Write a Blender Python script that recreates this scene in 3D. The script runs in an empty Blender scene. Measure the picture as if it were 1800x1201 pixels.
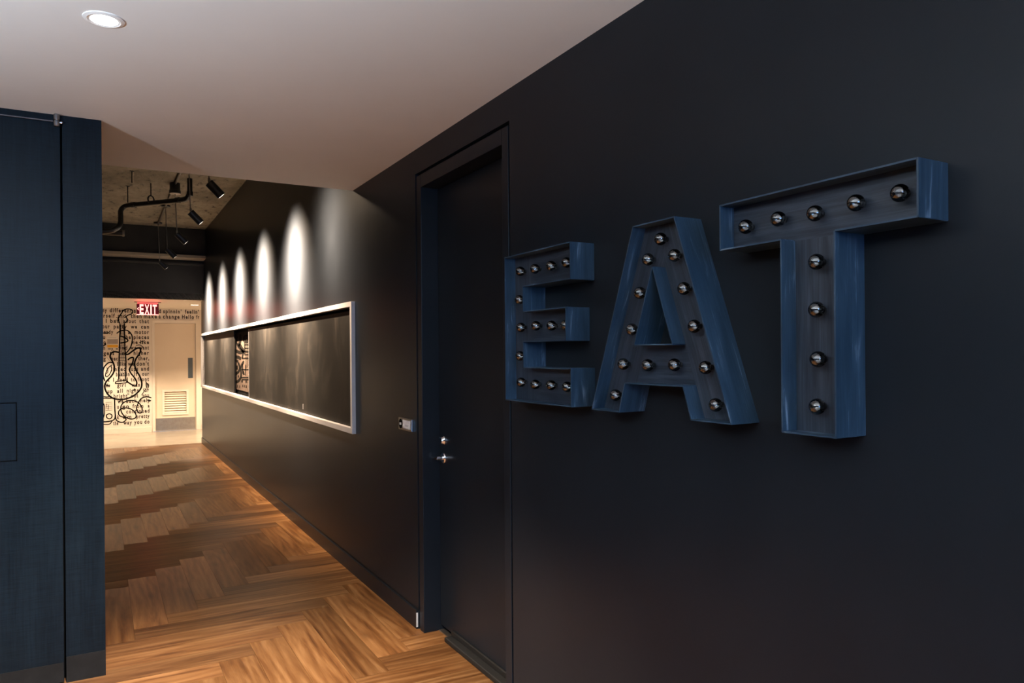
import bpy, bmesh, math, random
from mathutils import Vector, Matrix
random.seed(7)
scene = bpy.context.scene
col = scene.collection

# ---------------------------------------------------------------- camera, world, light, exposure
YAW = math.radians(29.292)
cam_d = bpy.data.cameras.new('camera')
cam_d.sensor_width = 36.0
cam_d.lens = 1290.0 / 1800.0 * 36.0
cam_d.shift_y = 0.01067
cam_d.clip_start = 0.02
cam = bpy.data.objects.new('camera', cam_d)
col.objects.link(cam)
cam.matrix_world = (Matrix.Translation((0, 0, 1.5)) @ Matrix.Rotation(-YAW, 4, 'Z')
                    @ Matrix.Rotation(math.pi / 2, 4, 'X') @ Matrix.Rotation(-0.008, 4, 'Z'))
scene.camera = cam

world = bpy.data.worlds.new('world')
scene.world = world
world.use_nodes = True
world.node_tree.nodes['Background'].inputs[0].default_value = (0.35, 0.6, 1.0, 1)
world.node_tree.nodes['Background'].inputs[1].default_value = 0.6

scene.view_settings.view_transform = 'Standard'
scene.view_settings.look = 'None'
scene.view_settings.exposure = 0.0
scene.view_settings.gamma = 1.0
scene.view_settings.use_curve_mapping = False

scene.cycles.sample_clamp_indirect = 60.0

POWER_DAY = 225.0        # daylight through the window behind the camera
POWER_DOWN = 1040.0       # recessed downlights of the lounge
POWER_SPOT = 8600.0       # pendant spots on the dark corridor wall
POWER_END = 240.0        # downlights of the white end lobby
POWER_SIDE = 830.0       # two added fill uplighters, out of view, that lift the ceiling
SIDE = (0.80, 0.96, 1.10)
DAY = (0.22, 0.52, 1.0)
WARM = (1.0, 0.80, 0.62)
SPOTC = (1.0, 0.74, 0.50)
ENDC = (1.0, 0.75, 0.50)

def light(name, kind, loc, target, power, color, parent=None, **kw):
    d = bpy.data.lights.new(name, kind)
    d.energy = power
    d.color = color
    for k, v in kw.items():
        setattr(d, k, v)
    o = bpy.data.objects.new(name, d)
    col.objects.link(o)
    dirv = Vector(target) - Vector(loc)
    o.rotation_euler = dirv.to_track_quat('-Z', 'Y').to_euler()
    o.location = loc
    if parent:
        o.parent = parent
        o.matrix_parent_inverse = Matrix.Translation(-parent.location)
    return o

# daylight that comes in through window_1 in the wall behind the camera
light('window_daylight', 'AREA', (-0.9, -5.72, 1.9), (-0.9, 0.0, 1.9), POWER_DAY, DAY,
      shape='RECTANGLE', size=3.4, size_y=1.3)

# ---------------------------------------------------------------- materials
def new_mat(name):
    m = bpy.data.materials.new(name)
    m.use_nodes = True
    nt = m.node_tree
    return m, nt, nt.nodes['Principled BSDF']

def N(nt, t, **kw):
    n = nt.nodes.new(t)
    for k, v in kw.items():
        if k.startswith('i_'):
            key = k[2:]
            key = int(key) if key.isdigit() else key
            n.inputs[key].default_value = v
        else:
            setattr(n, k, v)
    return n

def ramp(nt, fac, stops):
    r = N(nt, 'ShaderNodeValToRGB')
    e = r.color_ramp.elements
    e[0].position, e[0].color = stops[0][0], (*stops[0][1], 1)
    e[1].position, e[1].color = stops[-1][0], (*stops[-1][1], 1)
    for p, c in stops[1:-1]:
        x = e.new(p)
        x.color = (*c, 1)
    nt.links.new(fac, r.inputs[0])
    return r

def coords(nt, scale=(1, 1, 1), rand=False):
    tc = N(nt, 'ShaderNodeTexCoord')
    mp = N(nt, 'ShaderNodeMapping')
    mp.inputs['Scale'].default_value = scale
    src = tc.outputs['Object']
    if rand:
        oi = N(nt, 'ShaderNodeObjectInfo')
        mul = N(nt, 'ShaderNodeMath', operation='MULTIPLY', i_1=37.0)
        nt.links.new(oi.outputs['Random'], mul.inputs[0])
        add = N(nt, 'ShaderNodeVectorMath', operation='ADD')
        nt.links.new(src, add.inputs[0])
        nt.links.new(mul.outputs[0], add.inputs[1])
        src = add.outputs[0]
    nt.links.new(src, mp.inputs['Vector'])
    return mp.outputs[0]

def noise(nt, vec, scale, detail=4, rough=0.55, dist=0.0):
    n = N(nt, 'ShaderNodeTexNoise')
    n.inputs['Scale'].default_value = scale
    n.inputs['Detail'].default_value = detail
    n.inputs['Roughness'].default_value = rough
    n.inputs['Distortion'].default_value = dist
    nt.links.new(vec, n.inputs['Vector'])
    return n.outputs['Fac']

def bump(nt, bsdf, h, strength, dist):
    b = N(nt, 'ShaderNodeBump')
    b.inputs['Strength'].default_value = strength
    b.inputs['Distance'].default_value = dist
    nt.links.new(h, b.inputs['Height'])
    nt.links.new(b.outputs[0], bsdf.inputs['Normal'])

def paint(name, c0, c1, rough, scale=6.0, stretch=(1, 1, 1), bstr=0.0, bscale=150.0, spec=0.5, metallic=0.0, rvar=0.0):
    m, nt, b = new_mat(name)
    v = coords(nt, stretch)
    f = noise(nt, v, scale)
    r = ramp(nt, f, [(0.3, c0), (0.7, c1)])
    nt.links.new(r.outputs[0], b.inputs['Base Color'])
    b.inputs['Roughness'].default_value = rough
    b.inputs['Specular IOR Level'].default_value = spec
    b.inputs['Metallic'].default_value = metallic
    if rvar:
        mr = N(nt, 'ShaderNodeMapRange', i_3=rough - rvar, i_4=rough + rvar)
        nt.links.new(f, mr.inputs[0])
        nt.links.new(mr.outputs[0], b.inputs['Roughness'])
    if bstr:
        bump(nt, b, noise(nt, v, bscale, 3), bstr, 0.001)
    return m

def emit(name, color, strength):
    m, nt, b = new_mat(name)
    v = coords(nt)
    f = noise(nt, v, 30)
    r = ramp(nt, f, [(0.2, tuple(c * 0.96 for c in color)), (0.8, color)])
    nt.links.new(r.outputs[0], b.inputs['Emission Color'])
    b.inputs['Emission Strength'].default_value = strength
    b.inputs['Base Color'].default_value = (*color, 1)
    if 'exit' not in name:
        m.cycles.emission_sampling = 'NONE'      # their light comes from the lamp beside them
    return m

def wood_material():
    m, nt, b = new_mat('oak_plank')
    v = coords(nt, (1, 1, 1), rand=True)
    def scaled(s):
        mp = N(nt, 'ShaderNodeMapping')
        mp.inputs['Scale'].default_value = s
        nt.links.new(v, mp.inputs['Vector'])
        return mp.outputs[0]
    broad = noise(nt, scaled((1.1, 11, 1)), 1.5, 4, 0.55, 0.8)
    wv = N(nt, 'ShaderNodeTexWave', wave_type='BANDS', bands_direction='Y')
    wv.inputs['Scale'].default_value = 2.6
    wv.inputs['Distortion'].default_value = 14.0
    wv.inputs['Detail'].default_value = 2.0
    wv.inputs['Detail Scale'].default_value = 0.7
    nt.links.new(scaled((0.45, 2.6, 1)), wv.inputs['Vector'])
    fine = noise(nt, scaled((7, 210, 1)), 1.5, 3, 0.6)
    mx = N(nt, 'ShaderNodeMath', operation='MULTIPLY_ADD', i_1=0.13)
    nt.links.new(wv.outputs['Fac'], mx.inputs[0])
    nt.links.new(broad, mx.inputs[2])
    mx2 = N(nt, 'ShaderNodeMath', operation='MULTIPLY_ADD', i_1=0.30)
    nt.links.new(fine, mx2.inputs[0])
    nt.links.new(mx.outputs[0], mx2.inputs[2])
    r = ramp(nt, mx2.outputs[0], [(0.48, (0.085, 0.033, 0.011)), (0.64, (0.165, 0.070, 0.023)),
                                  (0.80, (0.235, 0.112, 0.041)), (0.98, (0.33, 0.172, 0.070))])
    oi = N(nt, 'ShaderNodeObjectInfo')
    mr = N(nt, 'ShaderNodeMapRange', i_3=0.46, i_4=0.98)
    nt.links.new(oi.outputs['Random'], mr.inputs[0])
    vm = N(nt, 'ShaderNodeVectorMath', operation='SCALE')
    nt.links.new(r.outputs[0], vm.inputs[0])
    nt.links.new(mr.outputs[0], vm.inputs['Scale'])
    # knots
    vo = N(nt, 'ShaderNodeTexVoronoi', feature='F1')
    vo.inputs['Scale'].default_value = 1.0
    nt.links.new(scaled((1.6, 4.6, 1)), vo.inputs['Vector'])
    kr = ramp(nt, vo.outputs['Distance'], [(0.0, (0.28, 0.24, 0.22)), (0.10, (0.75, 0.7, 0.68)), (0.17, (1, 1, 1))])
    mm = N(nt, 'ShaderNodeMix', data_type='RGBA', blend_type='MULTIPLY')
    mm.inputs[0].default_value = 0.8
    nt.links.new(vm.outputs[0], mm.inputs[6])
    nt.links.new(kr.outputs[0], mm.inputs[7])
    nt.links.new(mm.outputs[2], b.inputs['Base Color'])
    b.inputs['Roughness'].default_value = 0.36
    b.inputs['Specular IOR Level'].default_value = 0.24
    # brushed grain: the sheen is smooth along the plank and broken up across it
    b.inputs['Anisotropic'].default_value = 0.8
    vt = N(nt, 'ShaderNodeVectorTransform', vector_type='VECTOR', convert_from='OBJECT', convert_to='WORLD')
    vt.inputs[0].default_value = (0, 1, 0)
    nt.links.new(vt.outputs[0], b.inputs['Tangent'])
    bump(nt, b, mx2.outputs[0], 0.35, 0.0008)
    return m

def concrete_material():
    m, nt, b = new_mat('bare_concrete')
    v = coords(nt, (1, 1, 1))
    big = noise(nt, v, 1.3, 5, 0.6)
    mp = N(nt, 'ShaderNodeMapping')
    mp.inputs['Scale'].default_value = (3.0, 1.4, 1)
    nt.links.new(v, mp.inputs['Vector'])
    spots = noise(nt, mp.outputs[0], 4.5, 6, 0.7, 0.3)
    sr = ramp(nt, spots, [(0.34, (0.12, 0.10, 0.09)), (0.42, (0.80, 0.78, 0.76)), (0.6, (1, 1, 1))])
    br = ramp(nt, big, [(0.3, (0.16, 0.135, 0.095)), (0.7, (0.36, 0.31, 0.23))])
    mm = N(nt, 'ShaderNodeMix', data_type='RGBA', blend_type='MULTIPLY')
    mm.inputs[0].default_value = 1.0
    nt.links.new(br.outputs[0], mm.inputs[6])
    nt.links.new(sr.outputs[0], mm.inputs[7])
    nt.links.new(mm.outputs[2], b.inputs['Base Color'])
    b.inputs['Roughness'].default_value = 0.9
    bump(nt, b, spots, 0.6, 0.01)
    return m

def brushed_blue(name, dark, mid, light_c, rough, length_scale, cross_scale, cut=(0.42, 0.60, 0.76), bstr=0.25):
    # brushed paint: streaks along local x
    m, nt, b = new_mat(name)
    v = coords(nt, (1, 1, 1), rand=True)
    mp = N(nt, 'ShaderNodeMapping')
    mp.inputs['Scale'].default_value = (length_scale, cross_scale, cross_scale)
    nt.links.new(v, mp.inputs['Vector'])
    f = noise(nt, mp.outputs[0], 1.0, 4, 0.6, 0.6)
    mp2 = N(nt, 'ShaderNodeMapping')
    mp2.inputs['Scale'].default_value = (length_scale * 0.8, cross_scale * 7, cross_scale * 7)
    nt.links.new(v, mp2.inputs['Vector'])
    f2 = noise(nt, mp2.outputs[0], 1.0, 3, 0.6)
    a = N(nt, 'ShaderNodeMath', operation='MULTIPLY_ADD', i_1=0.35)
    s = N(nt, 'ShaderNodeMath', operation='SUBTRACT', i_1=0.5)
    nt.links.new(f2, s.inputs[0])
    nt.links.new(s.outputs[0], a.inputs[0])
    nt.links.new(f, a.inputs[2])
    r = ramp(nt, a.outputs[0], [(cut[0], dark), (cut[1], mid), (cut[2], light_c)])
    nt.links.new(r.outputs[0], b.inputs['Base Color'])
    b.inputs['Roughness'].default_value = rough
    bump(nt, b, f2, bstr, 0.0006)
    return m

def canvas_paint(name, c0, c1, rough):
    # roller/brush crosshatch over panel
    m, nt, b = new_mat(name)
    v = coords(nt, (1, 1, 1))
    def s(sc):
        mp = N(nt, 'ShaderNodeMapping')
        mp.inputs['Scale'].default_value = sc
        nt.links.new(v, mp.inputs['Vector'])
        return mp.outputs[0]
    h = noise(nt, s((9, 9, 190)), 1.0, 3, 0.6)
    ve = noise(nt, s((120, 9, 5)), 1.0, 3, 0.6)
    bg = noise(nt, s((9, 2, 1.2)), 1.0, 4, 0.6)
    a = N(nt, 'ShaderNodeMath', operation='ADD')
    nt.links.new(h, a.inputs[0])
    nt.links.new(ve, a.inputs[1])
    a2 = N(nt, 'ShaderNodeMath', operation='MULTIPLY_ADD', i_1=0.9)
    nt.links.new(bg, a2.inputs[0])
    nt.links.new(a.outputs[0], a2.inputs[2])
    r = ramp(nt, a2.outputs[0], [(1.0, c0), (1.75, c1)])
    dv = N(nt, 'ShaderNodeMath', operation='MULTIPLY', i_1=0.5)
    nt.links.new(a2.outputs[0], dv.inputs[0])
    nt.links.new(dv.outputs[0], r.inputs[0])
    r.color_ramp.elements[0].position = 0.5
    r.color_ramp.elements[1].position = 0.9
    nt.links.new(r.outputs[0], b.inputs['Base Color'])
    b.inputs['Roughness'].default_value = rough
    b.inputs['Specular IOR Level'].default_value = 0.15
    bump(nt, b, a.outputs[0], 0.25, 0.0008)
    return m

def chalkboard_material():
    m, nt, b = new_mat('wiped_chalkboard')
    v = coords(nt, (1, 1, 1))
    mp = N(nt, 'ShaderNodeMapping')
    mp.inputs['Scale'].default_value = (1, 1.1, 0.8)
    nt.links.new(v, mp.inputs['Vector'])
    f = noise(nt, mp.outputs[0], 2.2, 6, 0.62, 1.4)
    r = ramp(nt, f, [(0.35, (0.0016, 0.0013, 0.0011)), (0.50, (0.0030, 0.0025, 0.0021)), (0.72, (0.019, 0.0155, 0.0125))])
    nt.links.new(r.outputs[0], b.inputs['Base Color'])
    b.inputs['Roughness'].default_value = 0.6
    b.inputs['Specular IOR Level'].default_value = 0.3
    return m

def clear_glass(ior=1.5, rough=0.03):
    m, nt, b = new_mat('clear_glass')
    out = nt.nodes['Material Output']
    nt.nodes.remove(b)
    fr = N(nt, 'ShaderNodeFresnel', i_0=ior)
    tr = N(nt, 'ShaderNodeBsdfTransparent')
    tr.inputs[0].default_value = (0.90, 0.92, 0.94, 1)
    gl = N(nt, 'ShaderNodeBsdfGlossy')
    gl.inputs['Roughness'].default_value = rough
    mx = N(nt, 'ShaderNodeMixShader')
    nt.links.new(fr.outputs[0], mx.inputs[0])
    nt.links.new(tr.outputs[0], mx.inputs[1])
    nt.links.new(gl.outputs[0], mx.inputs[2])
    nt.links.new(mx.outputs[0], out.inputs[0])
    return m

M = {
    'wall_dark': paint('charcoal_satin_paint', (0.0100, 0.0122, 0.0160), (0.0120, 0.0145, 0.0188), 0.31, 3.0, bstr=0.12, bscale=260, spec=0.17),
    'bulk_dark': paint('black_ceiling_paint', (0.010, 0.010, 0.011), (0.02, 0.02, 0.021), 0.75, 4.0),
    'white': paint('white_ceiling_paint', (0.80, 0.79, 0.78), (0.83, 0.82, 0.81), 0.8, 2.0),
    'lobby_white': paint('cream_wall_paint', (0.72, 0.66, 0.60), (0.76, 0.70, 0.64), 0.55, 2.0),
    'lobby_trim': paint('cream_gloss_paint', (0.74, 0.68, 0.60), (0.78, 0.72, 0.64), 0.35, 2.0),
    'door_cream': paint('cream_door_paint', (0.70, 0.60, 0.48), (0.74, 0.64, 0.52), 0.4, 2.0),
    'tile': paint('polished_stone_floor', (0.30, 0.255, 0.20), (0.36, 0.31, 0.25), 0.22, 3.0),
    'subfloor': paint('dark_subfloor', (0.02, 0.013, 0.008), (0.03, 0.02, 0.012), 0.9, 4.0),
    'board_frame': paint('white_frame_paint', (0.38, 0.36, 0.36), (0.43, 0.41, 0.41), 0.45, 4.0),
    'black': paint('matte_black', (0.003, 0.003, 0.003), (0.005, 0.005, 0.005), 0.8, 8.0, spec=0.05),
    'black_metal': paint('black_metal', (0.010, 0.010, 0.011), (0.018, 0.018, 0.019), 0.32, 8.0),
    'kick_steel': paint('satin_kick_steel', (0.34, 0.31, 0.27), (0.42, 0.39, 0.34), 0.42, 20.0, (1, 12, 1), metallic=1.0),
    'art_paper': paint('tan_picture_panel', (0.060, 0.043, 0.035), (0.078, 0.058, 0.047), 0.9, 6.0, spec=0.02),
    'dull_metal': paint('dull_bar_metal', (0.10, 0.10, 0.11), (0.15, 0.15, 0.16), 0.5, 20.0, metallic=0.7),
    'steel': paint('brushed_steel', (0.55, 0.55, 0.56), (0.66, 0.66, 0.67), 0.28, 20.0, (1, 12, 1), metallic=1.0),
    'chrome': paint('chrome', (0.72, 0.72, 0.74), (0.80, 0.80, 0.82), 0.14, 10.0, metallic=1.0),
    'grey_rod': paint('grey_rod_metal', (0.34, 0.31, 0.28), (0.42, 0.39, 0.36), 0.35, 10.0, metallic=0.8),
    'ink': paint('black_wall_ink', (0.004, 0.0035, 0.003), (0.008, 0.007, 0.006), 0.9, 20.0, spec=0.02),
    'text_ink': paint('dark_wall_lettering', (0.022, 0.014, 0.010), (0.032, 0.020, 0.014), 0.6, 20.0),
    'paper': paint('white_paper', (0.70, 0.68, 0.66), (0.74, 0.72, 0.70), 0.7, 30.0),
    'grey_band': paint('grey_print', (0.34, 0.30, 0.30), (0.38, 0.34, 0.33), 0.6, 30.0),
    'yellow_band': paint('yellow_print', (0.72, 0.38, 0.02), (0.78, 0.42, 0.03), 0.6, 30.0),
    'rubber': paint('black_rubber', (0.003, 0.003, 0.003), (0.006, 0.006, 0.0055), 0.6, 20.0),
    'raw_edge': paint('chipped_white_edge', (0.55, 0.53, 0.5), (0.62, 0.6, 0.57), 0.7, 40.0),
    'blue_glass': paint('blue_grey_vision_glass', (0.03, 0.055, 0.09), (0.045, 0.08, 0.12), 0.08, 3.0),
    'red_glass': paint('dark_red_acrylic', (0.16, 0.003, 0.01), (0.20, 0.004, 0.014), 0.12, 3.0),
    'conduit': paint('dull_conduit', (0.12, 0.105, 0.09), (0.18, 0.16, 0.14), 0.4, 8.0, metallic=0.6),
    'pipe_black': paint('black_pipe_paint', (0.008, 0.008, 0.008), (0.018, 0.017, 0.016), 0.35, 8.0),
    'ledge': paint('dusty_beam_paint', (0.22, 0.18, 0.14), (0.34, 0.29, 0.23), 0.8, 6.0, (1, 6, 6)),
    'room_wall': paint('lounge_wall_paint', (0.62, 0.61, 0.60), (0.68, 0.67, 0.66), 0.7, 2.0),
    'brushed_nickel': paint('brushed_nickel', (0.26, 0.26, 0.27), (0.34, 0.34, 0.35), 0.3, 30.0, metallic=1.0),
    'opal': emit('fill_bulb_glow', (1.0, 0.96, 0.92), 8.0),
    'bulb_glass': clear_glass(2.1, 0.02),
    'day_glass': clear_glass(),
    'wood': wood_material(),
    'concrete': concrete_material(),
    'chalk': chalkboard_material(),
    'letter_side': brushed_blue('brushed_blue_paint', (0.013, 0.031, 0.056), (0.026, 0.053, 0.088), (0.18, 0.24, 0.33), 0.42, 5.0, 38.0, (0.36, 0.60, 0.80)),
    'letter_face': brushed_blue('brushed_slate_paint', (0.011, 0.016, 0.026), (0.025, 0.033, 0.048), (0.056, 0.070, 0.092), 0.45, 4.0, 60.0, (0.35, 0.55, 0.8), 0.4),
    'panel_blue': canvas_paint('navy_canvas_paint', (0.0010, 0.0025, 0.0045), (0.0055, 0.0115, 0.018), 0.36),
    'kick': paint('grey_kick_plate', (0.010, 0.010, 0.010), (0.016, 0.016, 0.0165), 0.55, 12.0, spec=0.12),
    'lamp': emit('lamp_glow', (1.0, 0.95, 0.90), 14.0),
    'spot_lens': emit('spot_lens_glow', (1.0, 0.92, 0.82), 5.0),
    'lobby_lamp': emit('lobby_lamp_glow', (1.0, 0.82, 0.58), 6.0),
    'exit_white': emit('exit_letter_glow', (1.0, 0.33, 0.30), 2.6),
    'exit_red': emit('exit_edge_glow', (1.0, 0.10, 0.09), 1.6),
}

# ---------------------------------------------------------------- mesh helpers
def obj(name, bm, mat, parent=None, loc=(0, 0, 0), smooth=False):
    me = bpy.data.meshes.new(name)
    bmesh.ops.recalc_face_normals(bm, faces=bm.faces[:])
    if smooth:
        for f in bm.faces:
            f.smooth = True
        for e in bm.edges:
            if len(e.link_faces) == 2 and e.calc_face_angle(0) > 0.6:
                e.smooth = False
    bm.to_mesh(me)
    bm.free()
    me.materials.append(mat)
    o = bpy.data.objects.new(name, me)
    col.objects.link(o)
    o.location = loc
    adopt(o, parent)
    return o

def adopt(o, parent):
    if parent:
        o.parent = parent
        w = parent.location.copy()
        if parent.parent:                       # parent's own inverse cancels its parent's place
            pass
        if parent.rotation_euler.x or parent.rotation_euler.y or parent.rotation_euler.z or parent.rotation_mode == 'QUATERNION':
            o.matrix_parent_inverse = parent_matrix(parent).inverted()
        else:
            o.matrix_parent_inverse = Matrix.Translation(-w)

def parent_matrix(p):
    return Matrix.LocRotScale(p.location, p.rotation_quaternion if p.rotation_mode == 'QUATERNION' else p.rotation_euler, p.scale)

def add_box(bm, a, b, off=(0, 0, 0)):
    x0, y0, z0 = (min(a[i], b[i]) - off[i] for i in range(3))
    x1, y1, z1 = (max(a[i], b[i]) - off[i] for i in range(3))
    v = [bm.verts.new(p) for p in ((x0, y0, z0), (x1, y0, z0), (x1, y1, z0), (x0, y1, z0),
                                   (x0, y0, z1), (x1, y0, z1), (x1, y1, z1), (x0, y1, z1))]
    for f in ((0, 3, 2, 1), (4, 5, 6, 7), (0, 1, 5, 4), (1, 2, 6, 5), (2, 3, 7, 6), (3, 0, 4, 7)):
        bm.faces.new([v[i] for i in f])

def box(name, a, b, mat, parent=None, bevel=0.0):
    c = tuple((a[i] + b[i]) / 2 for i in range(3))
    bm = bmesh.new()
    add_box(bm, a, b, c)
    if bevel:
        bmesh.ops.bevel(bm, geom=bm.edges[:], offset=bevel, segments=2, affect='EDGES', profile=0.5)
    return obj(name, bm, mat, parent, c)

def boxes(name, lst, mat, parent=None):
    bm = bmesh.new()
    c = tuple((lst[0][0][i] + lst[0][1][i]) / 2 for i in range(3))
    for a, b in lst:
        add_box(bm, a, b, c)
    return obj(name, bm, mat, parent, c)

def frame_of(d):
    d = Vector(d).normalized()
    up = Vector((0, 0, 1)) if abs(d.z) < 0.9 else Vector((0, 1, 0))
    x = d.cross(up).normalized()
    return x, x.cross(d).normalized(), d

def lathe(name, profile, origin, axis, mat, parent=None, seg=24, smooth=True):
    # profile: list of (radius, distance along axis)
    x, y, d = frame_of(axis)
    bm = bmesh.new()
    rings = []
    for r, t in profile:
        if r < 1e-6:
            rings.append([bm.verts.new(d * t)])
        else:
            rings.append([bm.verts.new(d * t + (x * math.cos(2 * math.pi * k / seg) + y * math.sin(2 * math.pi * k / seg)) * r) for k in range(seg)])
    for p, q in zip(rings, rings[1:]):
        for k in range(seg):
            a, b = k, (k + 1) % seg
            if len(p) == 1 and len(q) == 1:
                continue
            if len(p) == 1:
                bm.faces.new((p[0], q[a], q[b]))
            elif len(q) == 1:
                bm.faces.new((p[a], q[0], p[b]))
            else:
                bm.faces.new((p[a], q[a], q[b], p[b]))
    if len(rings[0]) > 1:
        bm.faces.new(rings[0][::-1])
    if len(rings[-1]) > 1:
        bm.faces.new(rings[-1])
    return obj(name, bm, mat, parent, origin, smooth)

def rod(name, a, b, r, mat, parent=None, seg=12):
    a, b = Vector(a), Vector(b)
    return lathe(name, [(r, 0), (r, (b - a).length)], a, b - a, mat, parent, seg)

def catmull(pts, n=6):
    P = [Vector(p) for p in pts]
    if len(P) < 3:
        return P
    out = []
    for i in range(len(P) - 1):
        p0 = P[i - 1] if i else P[0] * 2 - P[1]
        p1, p2 = P[i], P[i + 1]
        p3 = P[i + 2] if i + 2 < len(P) else P[-1] * 2 - P[-2]
        for k in range(n):
            t = k / n
            out.append(0.5 * ((2 * p1) + (p2 - p0) * t + (2 * p0 - 5 * p1 + 4 * p2 - p3) * t * t + (3 * p1 - p0 - 3 * p2 + p3) * t ** 3))
    out.append(P[-1])
    return out

def tube(name, pts, r, mat, parent=None, seg=14, n=6, closed_ring=False):
    P = catmull(pts, n)
    c = P[0].copy()
    bm = bmesh.new()
    rings = []
    x, y, d = frame_of(P[1] - P[0])
    for i, p in enumerate(P):
        t = (P[min(i + 1, len(P) - 1)] - P[max(i - 1, 0)]).normalized()
        x = (x - t * x.dot(t)).normalized()
        yy = t.cross(x)
        rings.append([bm.verts.new(p - c + (x * math.cos(2 * math.pi * k / seg) + yy * math.sin(2 * math.pi * k / seg)) * r) for k in range(seg)])
    for p, q in zip(rings, rings[1:]):
        for k in range(seg):
            bm.faces.new((p[k], q[k], q[(k + 1) % seg], p[(k + 1) % seg]))
    bm.faces.new(rings[0][::-1])
    bm.faces.new(rings[-1])
    return obj(name, bm, mat, parent, c, True)

def thing(name, label, cat, loc, group=None, kind=None):
    o = bpy.data.objects.new(name, None)
    o.empty_display_size = 0.1
    col.objects.link(o)
    o.location = loc
    if label:
        o['label'] = label
    if cat:
        o['category'] = cat
    if group:
        o['group'] = group
    if kind:
        o['kind'] = kind
    return o

def struct(o, label=None):
    o['kind'] = 'structure'
    if label:
        o['label'] = label
    return o

def ribbons(name, strokes, to3, thick, mat, parent, n=5):
    # flat brush strokes: a thin raised band along each line. to3(u, v, h) -> world point
    bm = bmesh.new()
    for w, pts in strokes:
        P = [Vector((p[0], p[1], 0)) for p in catmull([(p[0], p[1], 0) for p in pts], n)]
        prev = None
        for i, p in enumerate(P):
            t = P[min(i + 1, len(P) - 1)] - P[max(i - 1, 0)]
            if t.length < 1e-6:
                continue
            t.normalize()
            nrm = Vector((-t.y, t.x, 0)) * (w / 2)
            k = 0.55 if i in (0, len(P) - 1) else 1.0
            a, b = p + nrm * k, p - nrm * k
            cur = [bm.verts.new(to3(q.x, q.y, h)) for q, h in ((a, thick), (b, thick), (b, 0), (a, 0))]
            if prev:
                bm.faces.new((prev[0], cur[0], cur[1], prev[1]))
                bm.faces.new((prev[1], cur[1], cur[2], prev[2]))
                bm.faces.new((prev[3], cur[3], cur[0], prev[0]))
            prev = cur
    return obj(name, bm, mat, parent)

def text_mesh(s, bold=0.02, spacing=1.0):
    c = bpy.data.curves.new('lettering_curve', 'FONT')
    c.body = s
    c.size = 1.0
    c.offset = bold
    c.space_character = spacing
    c.resolution_u = 3
    c.extrude = 0.01
    o = bpy.data.objects.new('lettering_tmp', c)
    col.objects.link(o)
    bpy.context.view_layer.update()
    me = bpy.data.meshes.new_from_object(o.evaluated_get(bpy.context.evaluated_depsgraph_get()))
    bpy.data.objects.remove(o)
    bpy.data.curves.remove(c)
    return me

def words_object(name, words, to3, mat, parent, height, bold=0.02, spacing=1.0):
    # words: (text, u0, u1, baseline v)
    bm = bmesh.new()
    for s, u0, u1, v in words:
        me = text_mesh(s, bold, spacing)
        xs = [q.co.x for q in me.vertices]
        if not xs:
            continue
        x0, x1 = min(xs), max(xs)
        k = (u1 - u0) / max(x1 - x0, 1e-4)
        idx = [bm.verts.new(to3(u0 + (q.co.x - x0) * k, v + q.co.y * height, max(q.co.z, 0) * 0.1)) for q in me.vertices]
        for p in me.polygons:
            try:
                bm.faces.new([idx[i] for i in p.vertices])
            except ValueError:
                pass
        bpy.data.meshes.remove(me)
    return obj(name, bm, mat, parent)

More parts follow.
